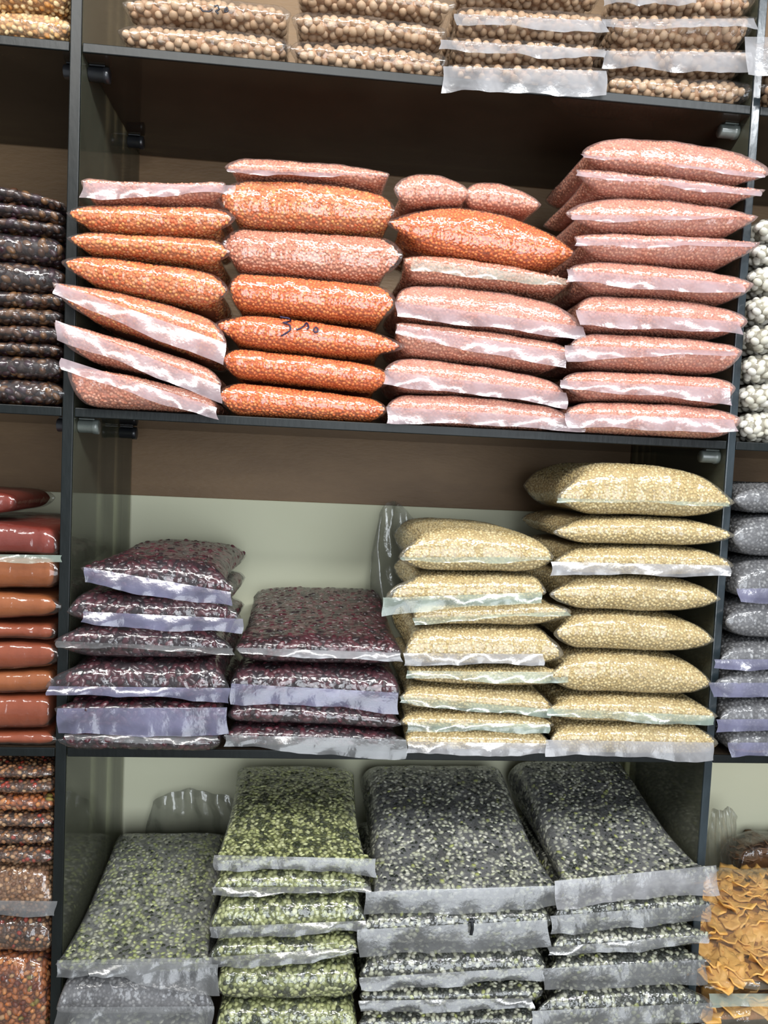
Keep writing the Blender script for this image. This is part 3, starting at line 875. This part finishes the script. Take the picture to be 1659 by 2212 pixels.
yv = [(2330, 2330), (2060, 2066), (1972, 1980), (1864, 1866), (1826, 1828), (1786, 1788), (1752, 1754), (1714, 1714), (1682, 1680), (1652, 1654)]
kk = ['fried savoury mix', 'brown spice mix', 'tan spice mix', 'brown spice mix', 'brown spice mix', 'brown spice mix', 'fried savoury mix', 'brown spice mix', 'brown spice mix']
its = []
for q in range(9):
    lo, hi = yv[q], yv[q+1]
    xr = 106 if q == 0 else 119
    op = R(a=7, kind=kk[q], look=ml[q].replace('topmost-looking ', 'thin '))
    if q == 2:
        op['s'] = (-240, 122, 1946, 1950, 1966, 1974)
        op['strip'] = 'grey'
    its.append((-240, xr, (hi[0], hi[0], hi[1]), (lo[0], lo[0], lo[1]), op))
stack('spice_mix_bag', 'bag', 'the brown spice mix stack', 'spice mix bags on the left lowest shelf', its, 3, LEFT, film='clear', depth=0.25, yf=-0.002)

# ---- right bay
stack('chickpea_bag', 'bag', 'the chickpea pile beyond the right panel edge', 'chickpea bags on the right top shelf', [
    (1628, 1990, (176, 178, 180), (232, 236, 240), R(a=5, look='chickpea bag')),
    (1616, 1990, (92, 92, 94), (172, 172, 176), R(a=4, s=(1612, 1980, 76, 80, 160, 180), look='cloudy chickpea bag corner')),
], 0, RIGHT, kind='chickpeas', film='clear_pea', strip='white', depth=0.22, yf=-0.03)
yv = [(945, 960), (888, 900), (826, 836), (762, 772), (696, 704), (634, 640), (570, 578), (522, 530), (466, 470)]
xs_ = [1584, 1586, 1592, 1598, 1604, 1602, 1612, 1620]
wl = ['white bean bag', 'white bean bag with creased film', 'white bean bag with large glint', 'plump white bean bag', 'cloudy white bean bag', 'crinkled white bean bag',
      'thin white bean bag', 'white bean bag']
its = []
for q in range(8):
    lo, hi = yv[q], yv[q+1]
    its.append((xs_[q], 1960, (hi[0], hi[0]+3, hi[1]), (lo[0], lo[0]+3, lo[1]), R(a=5, look=wl[q])))
stack('white_bean_bag', 'bag', 'the white bean stack', 'white bean bags on the right second shelf', its, 1, RIGHT, kind='white beans', film='clear_pea', depth=0.22, yf=-0.016)
yv = [(1640, 1640), (1574, 1572), (1510, 1508), (1448, 1446), (1382, 1380), (1298, 1294), (1206, 1204), (1112, 1112), (1046, 1056)]
xs_ = [1566, 1546, 1534, 1546, 1558, 1582, 1572, 1576]
gl_ = ['grey gram bag with square corner', 'grey gram bag with lilac strip', 'grey gram bag with folded triangular corner', 'grey gram bag with straight lilac strip',
       'plump grey gram bag', 'bag with lilac strip and bright glint', 'thick grey gram bag with large white glint', 'flat grey gram bag']
st_ = [(1575, 1950, 1606, 1606, 1634, 1636), (1550, 1950, 1556, 1552, 1578, 1576), (1534, 1950, 1476, 1478, 1508, 1500), (1546, 1950, 1426, 1424, 1444, 1442), None,
       (1594, 1950, 1272, 1270, 1300, 1298), None, None]
its = []
for q in range(8):
    lo, hi = yv[q], yv[q+1]
    op = R(a=3.4, look=gl_[q])
    if st_[q]:
        op['s'] = st_[q]
    its.append((xs_[q], 1950, (hi[0], hi[0], hi[1]), (lo[0], lo[0], lo[1]), op))
stack('gram_bag', 'bag', 'the grey gram stack', 'grey gram bags on the right third shelf', its, 2, RIGHT, kind='black gram', film='smoky', strip='blue', depth=0.25, yf=-0.022)

# ------------------------------------------------------------------ yellow fryum bags, right bay, lowest shelf
fry_m = solid_mat('yellow_fryum', [(0.3, rgb(206, 150, 74)), (0.7, rgb(228, 182, 104))], 30, 0.5, 0.3, 120)
brown_fry_m = solid_mat('brown_fryum', [(0.3, rgb(110, 78, 52)), (0.7, rgb(140, 104, 74))], 30, 0.5, 0.3, 120)


def petal_mesh(name, seed, mat):
    """a curled, ruffled dry chip about 4 cm across"""
    r = random.Random(seed)
    nr, na = 4, 14
    ph = r.uniform(0, 6)
    bend = r.uniform(8, 16)
    lay = []
    for k, off in enumerate((0.0, -0.0022)):
        vs = [(0, 0, off)]
        for i in range(1, nr+1):
            q = i/nr
            for j in range(na):
                a = 2*math.pi*j/na
                rad = 0.021*q*(1+0.22*math.sin(2*a+ph)+0.10*math.sin(5*a+ph*2))
                x, y = rad*math.cos(a), rad*math.sin(a)*0.8
                z = bend*x*x-0.6*bend*y*y+0.003*q*math.sin(5*a+ph)
                vs.append((x, y, z+off))
        lay.append(vs)
    V = lay[0]+lay[1]
    n1 = len(lay[0])
    F = []
    for k in (0, 1):
        o_ = k*n1
        for j in range(na):
            t = (o_, o_+1+j, o_+1+(j+1) % na)
            F.append(t if k == 0 else t[::-1])
        for i in range(nr-1):
            for j in range(na):
                a, b = o_+1+i*na+j, o_+1+i*na+(j+1) % na
                t = (a, a+na, b+na, b)
                F.append(t if k == 0 else t[::-1])
    for j in range(na):
        a, b = 1+(nr-1)*na+j, 1+(nr-1)*na+(j+1) % na
        F.append((a, n1+a, n1+b, b))
    me = bpy.data.meshes.new(name)
    me.from_pydata(V, [], F)
    me.polygons.foreach_set('use_smooth', [True]*len(me.polygons))
    me.materials.append(mat)
    return me


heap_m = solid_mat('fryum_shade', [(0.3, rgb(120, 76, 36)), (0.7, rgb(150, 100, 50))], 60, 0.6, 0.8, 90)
PET = [petal_mesh('fryum', k, fry_m) for k in range(5)]
PETB = [petal_mesh('fryum', k+9, brown_fry_m) for k in range(3)]


def fryum_bag(label, x0, x1, y0, y1, z0, z1, slope, meshes, n, seed, film, front_strip=None, size=1.0, group='fryum bags on the right lowest shelf'):
    """bag whose top slopes up towards the back, filled with loose curled chips"""
    b = Bag()
    b.yf, b.depth, b.a, b.e, b.b, b.pinch, b.sag, b.seam = y0, y1-y0, 5, 0.5, 5, 0.004, -slope, None
    b.x0, b.x1, b.lim, b.reach = x0, x1, (RIGHT[0]+0.003, RIGHT[1]-0.003), y0+0.01
    b.top = lambda x: x*0+z1
    b.bot = lambda x: x*0+z0
    b.floor = lambda x: x*0+z0-0.001
    org = np.array([(x0+x1)/2, (y0+y1)/2, z0])
    e = empty('fryum_bag', tuple(org), label, 'bag', group)
    vs, fs, uu, vv, up = pillow(b, 44, 28, (0, 0, 0), 2.0, seed)
    fo = mesh_obj('plastic_film', vs-org, fs, FILM[film], e, True)
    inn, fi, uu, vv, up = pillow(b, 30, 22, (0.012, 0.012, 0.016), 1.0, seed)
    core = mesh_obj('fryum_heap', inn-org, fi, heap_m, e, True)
    r = random.Random(seed)
    got, tries = [], 0
    while len(got) < n and tries < 20000:
        tries += 1
        k = r.randrange(len(inn))
        if up[k] < 0.5 or abs(uu[k]) > 0.97:
            continue
        p = Vector(inn[k]-org)
        p += Vector((r.uniform(-.008, .008), r.uniform(-.003, .008), r.uniform(0.001, 0.008)))
        if any((p-q).length < 0.0125*size for q in got):
            continue
        got.append(p)
        o = bpy.data.objects.new('fryum', meshes[r.randrange(len(meshes))])
        col.objects.link(o)
        o.parent = e
        o.location = p
        o.rotation_euler = (r.uniform(-.1, 0.6), r.uniform(-.3, .3), r.uniform(0, 6.28))
        s_ = r.uniform(0.8, 1.15)*size
        o.scale = (s_, s_, s_)
    if front_strip:
        make_strip(b, front_strip, STRIP['cream'], seed+3, e, org)
    BAGS.setdefault(label, []).append((b, e, fo, org))
    return e


zf = SH[3]+TH+0.0006
xf0, xf1 = at(1528, 2000)[0], at(1528, 2000)[0]+0.40
z_mid = at(1560, 2160)[2]
z_top = at(1560, 2110)[2]
fryum_bag('lower bag of pale yellow fryums, under the big one beside the panel', xf0, xf1, 0.0, 0.27, zf, z_mid-0.008, 0.0, PET, 110, 3, 'cream',
          (1534, 1900, 2150, 2150, 2172, 2172))
fryum_bag('big bag of golden curled fryums right of the split peas', xf0+0.003, xf1, 0.0, 0.22, z_mid+0.001, z_mid+0.034, 0.064, PET, 230, 5, 'cream')
fryum_bag('bag of brown fryums behind the golden fryum bag', at(1604, 1830, 0.24)[0], xf1, 0.247, 0.314, z_mid+0.001, z_mid+0.105, 0.0, PETB, 40, 8, 'clear', size=0.8)


# ------------------------------------------------------------------ empty film ends that stand up behind the stacks
def crumpled(name, label, x0, x1, y, z0, z1, seed, ear=0.0):
    """empty part of a clear bag standing up: two soft sheets welded along a rounded outline"""
    r = np.random.RandomState(seed)
    nu, nv = 40, 26
    ph = r.uniform(0, 6.28, 10)
    cx = (x0+x1)/2
    e = empty(name, (cx, y, z0), label, 'bag', 'loose empty film bags')
    vs, fs = [], []
    for side in (0, 1):
        for j in range(nv):
            q = j/(nv-1)
            for i in range(nu):
                p = i/(nu-1)*2-1
                hw = (x1-x0)/2*(1-0.10*smooth((q-0.75)/0.25))*(1-0.05*math.sin(q*7+ph[0]))
                x = p*hw
                top = (z1-z0)*(1-0.07*abs(p)**6-ear*smooth((p+1)/2)+0.012*math.sin(p*5+ph[1]))
                z = top*q
                fat = 0.009*math.sqrt(max(0, 1-abs(p)**4))*math.sqrt(max(0, 1-q**5))
                yy = fat*(-1 if side == 0 else 1)+0.004*math.sin(p*4+q*3+ph[2])+0.0022*math.sin(p*15+q*9+ph[3]+side)*q+0.0012*math.sin(q*40+p*12+ph[4])*q
                vs.append((x, yy, z))
        o_ = side*nu*nv
        for j in range(nv-1):
            for i in range(nu-1):
                a = o_+j*nu+i
                t = (a, a+1, a+1+nu, a+nu)
                fs.append(t if side == 0 else t[::-1])
    return mesh_obj('plastic_film', vs, fs, CR_M, e, True)


CR_M = film_mat('loose_clear_film', 0.10, milk=rgb(130, 136, 130), wr=0.35, rough=0.07, gain=1.8, wscale=16)
zs = SH[2]+TH+0.001
ax0, ax1 = at(806, 1200, 0.29)[0], at(960, 1200, 0.29)[0]
crumpled('empty_bag', 'clear bag end standing behind the left cream lentil stack', ax0, ax1, 0.296, zs, at(830, 1076, 0.29)[2], 4, 0.16)
ax0, ax1 = at(318, 1800, 0.30)[0], at(512, 1800, 0.30)[0]
crumpled('empty_bag', 'smoky clear bag end standing behind the flat greenish split pea bag', ax0, ax1, 0.306, SH[3]+TH+0.001, at(400, 1712, 0.30)[2], 6)
ax0, ax1 = at(1530, 1800, 0.262)[0], at(1592, 1800, 0.262)[0]
crumpled('empty_bag', 'crumpled clear bag standing beside the brown fryums, next to the panel', ax0, ax1, 0.262, z_mid+0.001, at(1560, 1742, 0.27)[2], 11)


# ------------------------------------------------------------------ handwriting on the films
def ink(stackname, i, strokes, name, colr, rad=0.0011, off=0.0022):
    b, e, fo, org = BAGS[stackname][i]
    me = fo.data
    bv = BVHTree.FromPolygons([tuple(Vector(v.co)+Vector(org)) for v in me.vertices], [tuple(p.vertices) for p in me.polygons])
    vs, fs = [], []
    for st in strokes:
        pts = []
        for k in range(len(st)-1):
            for t in np.linspace(0, 1, 6)[:-1] if k < len(st)-2 else np.linspace(0, 1, 6):
                pts.append((st[k][0]*(1-t)+st[k+1][0]*t, st[k][1]*(1-t)+st[k+1][1]*t))
        P = []
        for (px, py) in pts:
            d = (at(px, py)-CAM)
            d = d/np.linalg.norm(d)
            hit = bv.ray_cast(Vector(CAM), Vector(d))
            q = hit[0] if hit[0] is not None else Vector(at(px, py, b.yf))
            P.append(q-Vector(d)*off)
        for k, q in enumerate(P):
            t = (P[min(k+1, len(P)-1)]-P[max(k-1, 0)]).normalized()
            s = t.cross(Vector((0, 1, 0))).normalized()*rad
            w = Vector((0, 1, 0))*rad*0.3
            base = len(vs)
            for dv in (s, w, -s, -w):
                vs.append(q+dv-Vector(org))
            if k:
                for m in range(4):
                    fs.append((base-4+m, base-4+(m+1) % 4, base+(m+1) % 4, base+m))
    im = solid_mat(name+'_ink', [(0.3, colr), (0.7, colr)], 10, 0.4, 0.0)
    mesh_obj(name, vs, fs, im, e, True)


navy = rgb(34, 24, 60)
ink('the second lentil stack', 2, [
    [(605, 684), (614, 686), (622, 687), (628, 690), (627, 694), (618, 696), (611, 697), (619, 699), (626, 703), (628, 710), (625, 715), (616, 721), (607, 726)],
    [(640, 713), (650, 709), (657, 704), (662, 697), (665, 701), (667, 707), (663, 712)],
    [(680, 708), (683, 707), (687, 711), (686, 717), (680, 718), (677, 713), (680, 708)]], 'handwritten_price', navy)
ink('the leftmost chickpea stack', 1, [
    [(432, 16), (438, 24), (452, 25), (458, 20)], [(462, 14), (470, 12), (474, 20), (466, 24), (472, 30)], [(486, 20), (490, 16), (492, 24), (486, 26), (486, 20)]],
    'handwritten_scribble', rgb(40, 42, 52))
ink('the third split pea stack', 4, [[(1019, 1984), (1020, 1996), (1020, 2008), (1017, 2020)], [(1012, 1990), (1026, 1990)]], 'pen_mark', rgb(22, 26, 32), 0.0022, 0.012)
